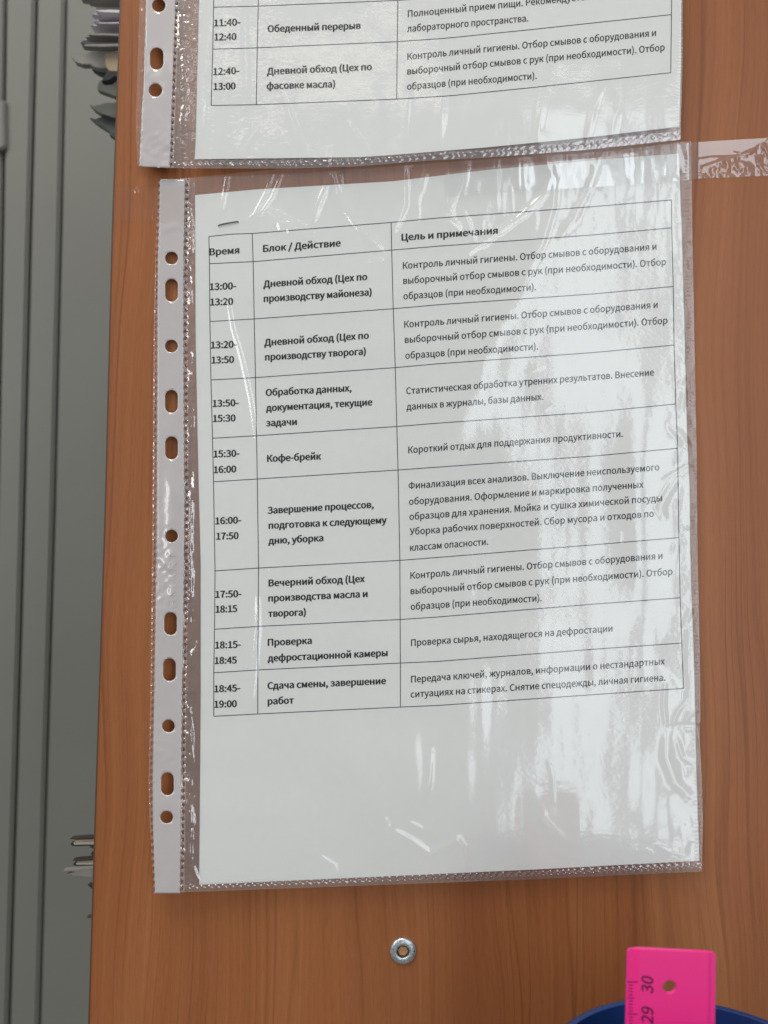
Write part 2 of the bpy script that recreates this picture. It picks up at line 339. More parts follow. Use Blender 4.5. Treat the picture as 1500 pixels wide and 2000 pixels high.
T = [
 ('crumpled_bag', [(139, 112), (146, 105), (158, 108), (178, 100), (205, 98), (250, 100), (250, 130), (205, 134), (186, 132), (176, 126), (160, 126), (146, 121), (143, 116)], .05, pg[2], 'crumpled olive grey wrapper with pointed tip below the page pile', 'wrapper'),
 ('beige_rag', [(204, 104), (222, 100), (255, 101), (255, 142), (230, 140), (212, 138), (206, 128)], .044, pg[3], 'small beige rag squeezed above the black clip beside the panel', 'rag'),
 ('black_clip', [(198, 158), (204, 146), (208, 139), (224, 138), (256, 137), (256, 147), (222, 150), (214, 157)], .038, simple('black_rubber', (.012, .016, .02), .3, .5), 'small black clip poking out below the beige rag', 'clip'),
 ('dark_folder_corner', [(179, 135), (190, 128), (204, 127), (212, 140), (203, 147), (190, 142)], .055, simple('slate_card', (.06, .065, .07), .5), 'dark slate folder corner left of the black clip', 'folder'),
 ('grey_bag_corner', [(189, 170), (194, 158), (210, 152), (255, 148), (255, 192), (224, 188), (205, 181), (190, 175)], .05, simple('grey_film', (.125, .13, .115), .35, .5, .3, 90), 'grey plastic bag corner below the black clip', 'plastic bag'),
 ('pointed_folder_corner', [(174, 204), (182, 207), (205, 201), (255, 197), (255, 236), (216, 228), (196, 222), (183, 214)], .05, simple('grey_green_card', (.10, .108, .095), .4, .5, .25, 70), 'grey green folder with pointed tip, upper of the two pointed ones', 'folder'),
 ('green_folder_corner', [(174, 229), (186, 232), (204, 226), (222, 222), (255, 220), (255, 285), (226, 270), (212, 256), (196, 246), (184, 238)], .054, simple('dark_green_card', (.06, .075, .068), .35, .5, .45, 60), 'dark green folder with pointed tip, lower of the two pointed ones', 'folder'),
 ('dark_sheet_corner', [(213, 263), (222, 259), (255, 258), (255, 292), (228, 272)], .045, simple('charcoal_card', (.035, .035, .036), .5), 'charcoal sheet corner under the lower pointed folder', 'sheet'),
 ('grey_wisp', [(123, 1701), (150, 1699), (170, 1696), (215, 1691), (215, 1713), (175, 1713), (145, 1711), (128, 1708), (150, 1704)], .05, pg[2], 'frayed grey sheet below the lower folded card', 'sheet'),
 ('dark_splinter', [(171, 1729), (176, 1731), (200, 1745), (200, 1750), (182, 1739)], .04, simple('splinter', (.03, .025, .02), .6), 'thin dark splinter slanting from the panel edge near the bottom', 'splinter'),
 ('dark_splinter', [(168, 1793), (200, 1791), (200, 1796)], .04, simple('splinter_grey', (.04, .045, .04), .6), 'tiny flat dark splinter, lowest thing at the panel edge', 'splinter'),
 ('dark_scrap', [(174, 1655), (184, 1654), (200, 1655), (200, 1662), (182, 1658)], .04, simple('scrap_dark', (.02, .018, .015), .6), 'tiny dark scrap between the two folded cards, upper one', 'scrap'),
 ('dark_scrap', [(176, 1668), (186, 1667), (200, 1668), (200, 1679), (184, 1675)], .04, simple('scrap_black', (.02, .018, .015), .6), 'tiny dark scrap just above the lower folded card', 'scrap'),
]
for nm, poly, y0, m, lab, cat in T:
    # uneven outline
    pp = []
    for a, b in zip(poly, poly[1:] + poly[:1]):
        n = max(1, int(math.hypot(b[0] - a[0], b[1] - a[1]) / 7))
        for q in range(n):
            j = 0 if q == 0 else rr.uniform(-.9, .9)
            pp.append((a[0] + (b[0] - a[0]) * q / n + j * .4, a[1] + (b[1] - a[1]) * q / n + j))
    tag(slab(nm, pp, y0 + .045, .004, m, .0003), lab, cat)
# two folded cards seen end-on at the lower left
M_card = simple('card_pale', (.40, .38, .33), .45, .5, .1, 60); M_cardd = simple('card_dark_edge', (.035, .03, .024), .5)
for (x0, yt, yb, lab) in [(136, 1636, 1651, 'pale folded card with dark edges, upper of the two sticking out at lower left'),
                          (141, 1678, 1690, 'pale folded card with dark edges, lower of the two sticking out at lower left')]:
    c0 = at(np.array([185.]), np.array([float(yb)]), .05)[0]
    t = thing('folded_card', lab, 'folded card', tuple(c0), 'folded cards behind the panel')
    h = yb - yt
    extrude_outline('upper_leaf', [(x0, yt + 3), (x0 + 12, yt + 1.5), (215, yt - 3), (215, yt - .5), (x0 + 13, yt + 4)], .045, .049, M_cardd, t, 0)
    extrude_outline('core', [(x0 + 8, yt + h * .45), (x0 + 16, yt + h * .3), (215, yt + h * .05), (215, yt + h * .32), (x0 + 14, yt + h * .55)], .0455, .049, pg[3], t, 0)
    extrude_outline('core', [(x0 + 7, yt + h * .68), (x0 + 16, yt + h * .62), (215, yt + h * .42), (215, yt + h * .86), (x0 + 9, yt + h * .9)], .0452, .049, M_card, t, 0)
    extrude_outline('lower_leaf', [(x0 + 1, yt + h * .86), (x0 + 7, yt + h * .95), (215, yt + h * .88), (215, yt + h * 1.05), (x0 + 6, yt + h * 1.12)], .045, .049, M_cardd, t, 0)
# ------------------------------------------------------------------ heights (mm above the panel, as functions of photo position)
def base2(px, py):
    t = np.clip((py - 330) / 1400., 0, 1.05)
    return 0.7 + 5.6 * t ** 1.4 + .35 * noise(px, py, 420, 420, 11) * smoothstep(380, 700, py)
def base1(px, py):
    t = np.clip((330 - py) / 600., 0, 1.3)
    return 4.6 - 2.6 * t + .25 * noise(px, py, 420, 420, 12)
R2 = [  # creases of the lower pocket: points, width, height
 ([(430, 492), (437, 540), (447, 590), (455, 640), (470, 690), (482, 740), (492, 790), (500, 850), (508, 915)], 5.0, .215),
 ([(505, 850), (520, 880), (520, 925)], 5, .12), ([(523, 1010), (531, 1080), (529, 1180)], 6, .16), ([(545, 1020), (548, 1100), (540, 1160)], 7, .12),
 ([(503, 1150), (505, 1230), (498, 1310), (490, 1380)], 5, .28), ([(448, 315), (441, 370), (429, 422)], 5, .30),
 ([(537, 325), (520, 375), (497, 420), (466, 438)], 3.6, .28), ([(556, 325), (532, 385), (506, 422), (486, 434)], 3.6, .28),
 ([(646, 330), (636, 365), (622, 400), (608, 438)], 7, .40), ([(648, 330), (656, 380), (692, 432), (745, 492)], 9, .42),
 ([(660, 325), (668, 360)], 3, .2), ([(788, 315), (789, 400), (768, 452)], 7, .40), ([(833, 330), (815, 390), (815, 440)], 8, .25),
 ([(905, 310), (906, 345), (897, 372), (878, 408)], 4, .32), ([(914, 306), (912, 350), (902, 385)], 4, .25), ([(998, 364), (1002, 430)], 3, .16),
 ([(1012, 306), (1013, 366)], 4, .25), ([(1022, 306), (1024, 366)], 3, .15),
 ([(1056, 300), (1075, 340), (1066, 378), (1015, 425), (915, 492)], 6, .38), ([(1068, 300), (1084, 350), (1080, 400), (1060, 470), (1020, 560)], 7, .32),
 ([(1176, 298), (1150, 370), (1120, 430), (1095, 462)], 8, .35), ([(515, 415), (560, 440), (620, 470)], 14, .42), ([(545, 425), (548, 455)], 5, .12), ([(565, 430), (566, 462)], 5, .12),
 ([(905, 410), (926, 470)], 4, .2), ([(860, 420), (900, 450)], 9, .2), ([(750, 505), (720, 515)], 5, .2),
 ([(1299, 1335), (1296, 1375), (1300, 1416)], 4.5, .35), ([(1340, 1370), (1322, 1392), (1312, 1418)], 4, .30), ([(1366, 1388), (1346, 1396), (1336, 1412)], 4, .28),
 ([(1302, 1420), (1335, 1416), (1366, 1418)], 4, -.35), ([(1304, 1424), (1302, 1480), (1318, 1525), (1350, 1560)], 12, .40), ([(1320, 1440), (1334, 1480), (1356, 1492)], 5, .25),
 ([(1335, 1424), (1352, 1424), (1362, 1440)], 5, .2), ([(1284, 1650), (1306, 1664)], 4, .15), ([(1266, 1660), (1272, 1668)], 3, .2),
 ([(1072, 1490), (1080, 1520), (1082, 1570)], 3.5, .16), ([(795, 1605), (808, 1610), (822, 1618)], 3.2, .26), ([(752, 1598), (758, 1614)], 3, .2),
 ([(842, 1465), (838, 1530), (820, 1575)], 5, .30), ([(760, 1620), (800, 1640), (840, 1668), (872, 1652), (892, 1640), (902, 1655), (908, 1690)], 7, .38),
 ([(1046, 1550), (1060, 1600), (1100, 1640)], 12, .25), ([(655, 1712), (652, 1690), (610, 1665)], 6, .3), ([(1318, 940), (1290, 990), (1296, 1010)], 9, .35),
 ([(1310, 830), (1352, 880)], 8, .3), ([(1355, 905), (1300, 935)], 7, -.3), ([(1338, 740), (1322, 752)], 4, .2), ([(1350, 1190), (1334, 1225)], 5, .28), ([(1346, 1035), (1336, 1028)], 3, .25),
 ([(1338, 760), (1330, 800)], 6, .25), ([(1312, 1080), (1316, 1062)], 3, .15), ([(1212, 1040), (1211, 1060)], 2.6, .15),
 ([(1295, 1290), (1316, 1296), (1340, 1340)], 8, -.25), ([(1085, 790), (1060, 800)], 3, .12), ([(1030, 725), (1062, 718)], 3, .1),
 ([(370, 400), (376, 450), (374, 500)], 3.2, .25), ([(370, 560), (378, 620)], 4, .2), ([(374, 780), (378, 850)], 5, .2), ([(372, 960), (370, 1090), (374, 1200)], 6, .35),
 ([(372, 1380), (376, 1500)], 4, .25), ([(370, 1560), (372, 1640), (366, 1690)], 6, .35), ([(375, 1690), (388, 1725)], 5, .3),
]
R1 = [  # creases of the upper pocket
 ([(480, -60), (478, 60), (482, 160), (486, 240)], 7, .25), ([(430, -40), (410, 60), (398, 140)], 12, .40), ([(405, 130), (398, 160), (392, 240), (384, 300)], 7, .35),
 ([(448, 150), (436, 200), (430, 290)], 7, .3), ([(560, 215), (590, 300)], 8, .25), ([(470, 300), (500, 250)], 8, .25), ([(548, 170), (575, 245), (602, 305)], 5, .2),
 ([(735, 180), (742, 300)], 12, .25), ([(800, 150), (788, 290)], 8, .22), ([(870, 120), (855, 290)], 10, .2), ([(1080, 120), (1065, 180), (1050, 260)], 8, .3),
 ([(1180, 160), (1160, 210), (1148, 268)], 6, .26), ([(1210, 220), (1200, 265)], 4, .12), ([(680, 240), (720, 300)], 5, .18), ([(640, 320), (645, 290)], 4, .2),
 ([(350, -40), (352, 60), (360, 110), (362, 200), (350, 310)], 7, .45), ([(370, -20), (366, 120)], 8, .2), ([(378, 210), (372, 300)], 5, .25),
]
def seam_dots(h, px, py, xf, per, amp, sx=3.2, sy=4.2, y0=-400, y1=1700):
    ph = (py - y0) / per; d = (ph - np.round(ph)) * per
    x = xf(py); m = (py > y0) & (py < y1) & (np.abs(px - x) < 4 * sx)
    h[m] += (amp * np.exp(-((px - x) / sx) ** 2 - (d / sy) ** 2))[m]
stripR2 = [(360, 350), (357, 500), (357, 650), (358, 900), (359, 1000), (357, 1200), (354, 1350), (353, 1500), (350, 1745)]
stripR1 = [(352, -320), (341.6, 0), (338, 100), (333, 240), (331, 300), (330, 328)]
edgeR2 = [(1350, 276), (1352, 440), (1357, 700), (1361, 900), (1362, 1060), (1364, 1150), (1367, 1280), (1368, 1400), (1366, 1430), (1370, 1500), (1373, 1600), (1371, 1702)]
edgeR1 = [(1340, -320), (1334, 0), (1333, 120), (1329, 273)]
bot2 = [(350, 1743), (700, 1730), (1050, 1717), (1371, 1702)]
bot1 = [(330, 328), (400, 329), (560, 329), (700, 325), (850, 313), (950, 308), (1140, 293), (1329, 273)]
def feat2(px, py):
    h = np.zeros(px.shape)
    over = smoothstep(352, 420, px) * (1 - smoothstep(1330, 1350, px))
    a = .35 + .75 * smoothstep(800, 980, px)
    h += .11 * a * noise(px, py, 150, 320, 21) * over + .022 * noise(px, py, 80, 130, 22) * a * over + .003 * noise(px, py, 26, 40, 23)
    h += over * (.09 + .10 * smoothstep(1150, 1350, py)) * noise(px, py, 115, 125, 77)
    ridge(h, px, py, [(1045, 440), (1035, 560), (975, 650), (925, 750), (865, 850), (830, 960)], 46, .85)
    ridge(h, px, py, [(1262, 800), (1252, 930), (1258, 1060), (1262, 1190)], 44, .80)
    ridge(h, px, py, [(640, 1395), (690, 1500), (760, 1610)], 50, 1.95); ridge(h, px, py, [(800, 1385), (795, 1480), (800, 1590)], 38, 1.0)
    ridge(h, px, py, [(700, 1040), (690, 1120), (650, 1230), (560, 1270)], 40, .75); ridge(h, px, py, [(560, 800), (600, 720), (690, 690), (770, 640)], 36, .6)
    ridge(h, px, py, [(770, 560), (790, 700), (840, 760)], 34, .55)
    top = 1 - smoothstep(330, 520, py)
    h += top * .16 * noise(px, py, 40, 150, 24) + top * .04 * noise(px, py, 14, 30, 25)
    for p_, w_, a_ in R2: ridge(h, px, py, p_, w_, a_ * (2.0 if p_[0][0] < 800 else 1.5))
    # right margin and left gutter are crumpled
    rm = smoothstep(1295, 1345, px); gm = 1 - smoothstep(372, 396, px)
    h += rm * (.06 * noise(px, py, 18, 60, 26) + .014 * noise(px, py, 9, 16, 27)) + gm * (.12 * noise(px, py, 10, 26, 28) + .035 * noise(px, py, 6, 6, 29))
    h += .004 * smoothstep(900, 1010, px) * noise(px, py, 7, 4, 30)
    h += rm * .010 * noise(px, py, 8, 4, 31)
    # heat seals
    xr = interp(edgeR2, py); e = np.abs(px - (xr - 8)); h += .10 * np.exp(-(e / 5) ** 2) * np.sin(py * 2 * math.pi / 7.5)
    yb = np.interp(px, [p[0] for p in bot2], [p[1] for p in bot2]); z = yb - py
    h += .26 * np.exp(-((z - 10) / 6) ** 2) * np.sin(px * 2 * math.pi / 14 + 1.2 * np.sin(z * .8) + noise(px, py, 40, 40, 33)) * 1.0
    h -= .5 * np.exp(-(z / 5) ** 2)
    seam_dots(h, px, py, lambda y: interp(stripR2, y) + 6, 13.6, -.30)
    return np.maximum(h, -.45)
def feat1(px, py):
    h = np.zeros(px.shape)
    over = smoothstep(340, 420, px)
    a = 1.05 - .5 * smoothstep(560, 700, px)
    h += .17 * a * noise(px, py, 110, 260, 41) * over + .07 * a * noise(px, py, 50, 90, 42) * over + .02 * noise(px, py, 26, 40, 43)
    for p_, w_, a_ in R1: ridge(h, px, py, p_, w_, a_ * 1.3)
    gm = 1 - smoothstep(372, 392, px)
    h += gm * (.07 * noise(px, py, 14, 26, 44) + .035 * noise(px, py, 7, 5, 45))
    h += (1 - smoothstep(480, 640, px)) * .014 * noise(px, py, 7, 4, 46)
    yb = np.interp(px, [p[0] for p in bot1], [p[1] for p in bot1]); z = yb - py
    h += .22 * np.exp(-((z - 9) / 6) ** 2) * np.sin(px * 2 * math.pi / 15 + 1.5 * np.sin(z * .7) + 1.5 * noise(px, py, 40, 40, 48)) * (1 - .55 * smoothstep(700, 1000, px))
    h -= .4 * np.exp(-(z / 5) ** 2)
    xr = interp(edgeR1, py); h += .12 * np.exp(-((px - xr + 3) / 3) ** 2) * np.sin(py * 2 * math.pi / 6)
    seam_dots(h, px, py, lambda y: interp(stripR1, y) + 5, 13.6, -.22)
    return np.maximum(h, -.45)
LP, LF = .30, .85      # mm of paper and of front film above the back film
def sheet(name, m, parent, sides, step, hf, label=None, dots=None, slots=None):
    px, py, f = patch(*sides, step); cx = px[f].mean(1); cy = py[f].mean(1)
    if dots:     # little perforations left by the weld
        for xf, per, y0, rx, ry in dots:
            ph = (cy - y0) / per; d = (ph - np.round(ph)) * per
            k = ((cx - xf(cy)) / rx) ** 2 + (d / ry) ** 2 > 1; f, cx, cy = f[k], cx[k], cy[k]
    o = mkmesh(name, at(px, py, -hf(px, py) / 1000.), f, m, parent, label=label)
    if slots:
        idx = np.zeros(len(f), np.int32)
        for q, (mm, test) in enumerate(slots):
            o.data.materials.append(mm); idx[test(cx, cy)] = q + 1
        o.data.polygons.foreach_set('material_index', idx)
    return o
Lp2 = [(381, 381), (381.5, 500), (382, 650), (387, 900), (392, 1100), (392, 1350), (391, 1500), (389, 1728)]
Rp2 = [(1326, 300), (1333, 500), (1338, 700), (1342, 850), (1347, 960), (1348, 1060), (1350, 1150), (1355, 1280), (1358, 1400), (1360, 1500), (1366, 1681)]
# ------------------------------------------------------------------ pockets
def circle(x, y, r, n=28): return [(x + r * math.cos(2 * math.pi * k / n), y + r * math.sin(2 * math.pi * k / n)) for k in range(n)]
def slot(x, y, r, hh):
    return [(x + r * math.cos(a), y - (hh - r) + r * math.sin(a)) for a in [math.pi + math.pi * k / 12 for k in range(13)]] + \
           [(x + r * math.cos(a), y + (hh - r) + r * math.sin(a)) for a in [math.pi * k / 12 for k in range(13)]]
def scallop(pts, amp, per=13.6, side=1):
    out = []; y = pts[0][1]
    while y < pts[-1][1]:
        x = float(interp(pts, y)); out.append((x + side * amp * abs(math.sin(math.pi * (y - pts[0][1]) / per)), y)); y += per / 4
    out.append(pts[-1]); return out
# lower pocket
p2 = thing('plastic_pocket', 'whole clear punched pocket with crumpled top edge, taped below the other one', 'plastic pocket', tuple(at(np.array([830.]), np.array([1725.]), -.004)[0]), 'punched pockets on the panel')
side_top = [(352, 349), (362, 348), (600, 338), (900, 315), (1180, 296), (1350, 276)]
s_film = (side_top, bot2, [(352, 349)] + [(x - 5, y) for x, y in stripR2[1:-1]] + [(350, 1743)], edgeR2)
sheet('back_film', M_back, p2, ([(352, 345), (362, 344), (600, 322), (900, 300), (1180, 281), (1350, 275)], bot2, s_film[2], edgeR2), 9, lambda x, y: base2(x, y))
sheet('front_film', M_film, p2, s_film, 2.1, lambda x, y: base2(x, y) + LF + feat2(x, y),
      dots=[(lambda y: interp(stripR2, y) + 6, 13.6, -400, 2.7, 4.2)],
      slots=[(M_rseam, lambda x, y: x > interp(Rp2, y)), (M_crinkle, lambda x, y: (x < interp(Lp2, y)) | (np.interp(x, [p[0] for p in bot2], [p[1] for p in bot2]) - y < 16)),
             (M_weld, lambda x, y: x < interp(stripR2, y) + 10)])
holes2 = [(335, 504, 0), (335, 567, 1), (334.8, 676, 0), (334.8, 784, 1), (335, 875, 1), (335, 1047, 0), (333, 1218, 1), (331, 1308, 1), (329, 1418, 0), (327, 1531, 1), (325.5, 1596, 0)]
wl = [(313, 350), (309, 500), (308, 650), (307, 900), (306, 1100), (302, 1350), (299, 1520), (299, 1600), (303, 1745)]
outer2 = [(310, 351), (303, 500), (300, 650), (298.5, 900), (298, 1000), (294, 1350), (290, 1520), (292, 1600), (300, 1746)]
def strip_h2(x, y):
    h = np.zeros(x.shape)
    h += .06 * noise(x, y, 40, 90, 51) + .015 * noise(x, y, 16, 18, 52)
    z = np.exp(-((y - 1110) / 90) ** 2) * (1 - smoothstep(332, 344, x)); h += z * (.14 * noise(x, y, 11, 12, 53) + .03 * noise(x, y, 6, 6, 54))
    z = np.exp(-((y - 1490) / 120) ** 2); h += z * .03 * noise(x, y, 14, 10, 55)
    h += .60 * np.exp(-((x - 336) / 14) ** 2) * np.exp(-((y - 1060) / 200) ** 2)
    ridge(h, x, y, [(312, 450), (340, 442), (358, 440)], 8, .2); ridge(h, x, y, [(326, 930), (345, 970), (352, 990)], 8, .2)
    return base2(x, y) + 1.35 + h
hl = [circle(x, y, 12.3) if k == 0 else slot(x, y, 12.3, 22.3) for x, y, k in holes2]
xs, ys, ff = cut_sheet(scallop(wl, -1.0) + list(reversed(scallop([(x + .5, y) for x, y in stripR2], 1.3)))[:], hl, 4.0)
strip2 = mkmesh('binding_strip', at(xs, ys, -strip_h2(xs, ys) / 1000), ff, M_strip, p2)
sol = strip2.modifiers.new('thickness', 'SOLIDIFY'); sol.thickness = .00025; sol.offset = -1
def flange_h(x, y):
    h = strip_h2(x, y) - .25 + .03 * noise(x, y, 6, 6, 57)
    seam_dots(h, x, y, lambda yy_: (interp(wl, yy_) + interp(outer2, yy_)) / 2, 13.6, .18, 3, 4); return h
M_flange = film_mat('flange_film', haze=.14, refl=.11, rough=.15, bscale=(700, 900, 400), bdist=.00006, hazecol=(.75, .70, .70))
sheet('edge_weld', M_flange, p2, ([outer2[0], (318, 350)], [outer2[-1], (309, 1744)], outer2, [(x + 6, y) for x, y in wl]), 1.6, flange_h, dots=[(lambda yy_: (interp(wl, yy_) * .55 + interp(outer2, yy_) * .45), 13.6, 350, 2.3, 4.2)])
# upper pocket
p1 = thing('plastic_pocket', 'clear punched pocket cut off by the top of the photo, overlapping the lower one', 'plastic pocket', tuple(at(np.array([800.]), np.array([325.]), -.004)[0]), 'punched pockets on the panel')
s1 = ([(346, -320), (1340, -320)], bot1, [(x - 4, y) for x, y in stripR1], edgeR1)
sheet('back_film', M_back, p1, s1, 9, lambda x, y: base1(x, y))
sheet('front_film', M_film, p1, s1, 2.1, lambda x, y: base1(x, y) + LF + feat1(x, y),
      dots=[(lambda y: interp(stripR1, y) + 5, 13.6, -400, 2.2, 3.4)],
      slots=[(M_crinkle, lambda x, y: (x < interp([(398, -300), (389, 0), (386, 120), (382, 280), (380, 311)], y)) | (np.interp(x, [p[0] for p in bot1], [p[1] for p in bot1]) - y < 17)),
             (M_weld, lambda x, y: x < interp(stripR1, y) + 8)])
wl1 = [(292, -320), (285.6, 0), (281, 160), (277, 220), (273.5, 300), (272, 325)]
outer1 = [(283, -320), (273, 0), (269, 120), (265, 240), (268, 324)]
def strip_h1(x, y):
    h = .05 * noise(x, y, 40, 90, 61) + .012 * noise(x, y, 12, 16, 62)
    h += np.exp(-((y - 300) / 50) ** 2) * (.09 * noise(x, y, 12, 12, 63) + .02 * noise(x, y, 6, 6, 65)) + np.exp(-((x - 280) / 8) ** 2) * .06 * noise(x, y, 10, 14, 64)
    return base1(x, y) + 1.35 + h
hl = [circle(310, 10.5, 13), slot(306, 114.5, 13, 21.5), circle(303.5, 176, 13), circle(316, -160, 13), slot(314, -90, 13, 21.5)]
xs, ys, ff = cut_sheet(scallop(wl1, -.8) + list(reversed(scallop([(x + .5, y) for x, y in stripR1], 1.5))), hl, 4.0)
st1 = mkmesh('binding_strip', at(xs, ys, -strip_h1(xs, ys) / 1000), ff, M_strip, p1)
sol = st1.modifiers.new('thickness', 'SOLIDIFY'); sol.thickness = .00025; sol.offset = -1
def fl1(x, y):
    return strip_h1(x, y) - .25 + .05 * noise(x, y, 6, 8, 66)
sheet('edge_weld', M_back, p1, ([outer1[0], (298, -320)], [outer1[-1], (278, 325)], outer1, [(x + 6, y) for x, y in wl1]), 1.8, fl1)
# ------------------------------------------------------------------ printed sheets
doc2 = thing('printed_sheet', 'printed timetable sheet with the full Cyrillic table from 13:00 to 19:00', 'sheet of paper', tuple(at(np.array([870.]), np.array([1700.]), -.005)[0]), 'printed timetables in pockets')
doc1 = thing('printed_sheet', 'printed timetable sheet cut off by the top of the photo, ending at 13:00', 'sheet of paper', tuple(at(np.array([850.]), np.array([290.]), -.005)[0]), 'printed timetables in pockets')
hp2 = lambda x, y: base2(x, y) + LP
hp1 = lambda x, y: base1(x, y) + LP
sheet('paper', M_paper, doc2, ([(381, 381), (500, 370), (768, 354), (950, 332), (1180, 311), (1326, 300)], [(389, 1728), (700, 1714), (1050, 1698), (1366, 1681)],
      [(381, 381), (381.5, 500), (382, 650), (387, 900), (392, 1100), (392, 1350), (391, 1500), (389, 1728)],
      [(1326, 300), (1333, 500), (1338, 700), (1342, 850), (1347, 960), (1348, 1060), (1350, 1150), (1355, 1280), (1358, 1400), (1360, 1500), (1366, 1681)]), 9, hp2)
sheet('paper', M_paper, doc1, ([(398, -300), (1336, -300)], [(380, 311), (700, 307), (750, 304), (950, 288), (1140, 269.5), (1327, 247.5)],
      [(398, -300), (389, 0), (386, 120), (382, 280), (380, 311)], [(1336, -300), (1331, 0), (1330, 120), (1327, 247.5)]), 9, hp1)
def rule(pts, width, hp, parent):
    P = []; n = 0
    q = np.array(pts, float); d = np.r_[0, np.cumsum(np.hypot(*np.diff(q, axis=0).T))]; k = max(2, int(d[-1] / 12))
    u = np.linspace(0, d[-1], k); x = np.interp(u, d, q[:, 0]); y = np.interp(u, d, q[:, 1])
    tx, ty = np.gradient(x), np.gradient(y); l = np.hypot(tx, ty); nx, ny = -ty / l * width / 2, tx / l * width / 2
    X = np.r_[x + nx, x - nx]; Y = np.r_[y + ny, y - ny]
    f = np.array([(i, i + k, i + k + 1, i + 1) for i in range(k - 1)])
    if tx.sum() < abs(ty.sum()): f = f
    mkmesh('table_rule', at(X, Y, -(hp(X, Y) + .03) / 1000), f, M_rule, parent)
V0 = [(408, 462), (409, 515), (410, 628), (412, 742), (415, 856), (417, 941), (420, 1115), (419, 1229), (417.5, 1314), (417.5, 1399)]
V1 = [(492.5, 456), (494.5, 511), (496.5, 623), (499, 737.5), (501, 851), (502.5, 935.5), (505, 1109.5), (504, 1223.5), (503.5, 1308.5), (503.5, 1394.5)]
V2 = [(764, 434.5), (765, 488.5), (768, 603), (772, 718), (775, 833), (777.5, 918), (781, 1094.5), (781.5, 1210), (782, 1295), (782, 1381)]
Vm = [(853, 426), (850, 481.3), (858, 595), (853, 710.7), (853, 826.7), (853, 912.5), (877, 1087), (853, 1205.2), (853, 1292), (853, 1378)]
Vn = [(1160, 403.5), (1160, 458.7), (1160, 574), (1160, 688.5), (1160, 804.8), (1160, 890.7), (1160, 1064), (1160, 1179.9), (1160, 1268), (1160, 1356.7)]
V3 = [(1311.5, 390.5), (1312, 445), (1315, 559.5), (1316.5, 674), (1320, 789), (1323.5, 875.5), (1326, 1050), (1328.5, 1167.5), (1331.5, 1256), (1335, 1344.5)]
for V in (V0, V1, V2, V3): rule(V, 1.7, hp2, doc2)
for k in range(10):
    pts = [V0[k], V1[k], V2[k], Vm[k], Vn[k], V3[k]]
    if k == 0: pts.insert(1, (452, 457.3))
    rule(pts, 1.7, hp2, doc2)
G = [[(418, -60), (506, -62), (778, -78), (1313, -120)], [(417.2, 14), (504.4, 12), (777, .7), (1050, -20), (1312.5, -40)],
     [(415.5, 96), (502.5, 93.5), (776, 81.3), (873, 74.5), (1040, 57.5), (1311.5, 28.5)], [(412.5, 206), (500.5, 204.5), (774.8, 193.6), (880, 187), (1040, 171), (1310, 142)]]
for g in G: rule(g, 1.7, hp1, doc1)
for V in ([(418, -60), (417.2, 14), (415.5, 96), (412.5, 206)], [(506, -62), (504.4, 12), (502.5, 93.5), (500.5, 204.5)],
          [(778, -78), (777, .7), (776, 81.3), (774.8, 193.6)], [(1313, -120), (1312.5, -40), (1311.5, 28.5), (1310, 142)]): rule(V, 1.7, hp1, doc1)
KL = 'Контроль личный гигиены. Отбор смывов с оборудования и'; VO = 'выборочный отбор смывов с рук (при необходимости). Отбор'; OB = 'образцов (при необходимости).'
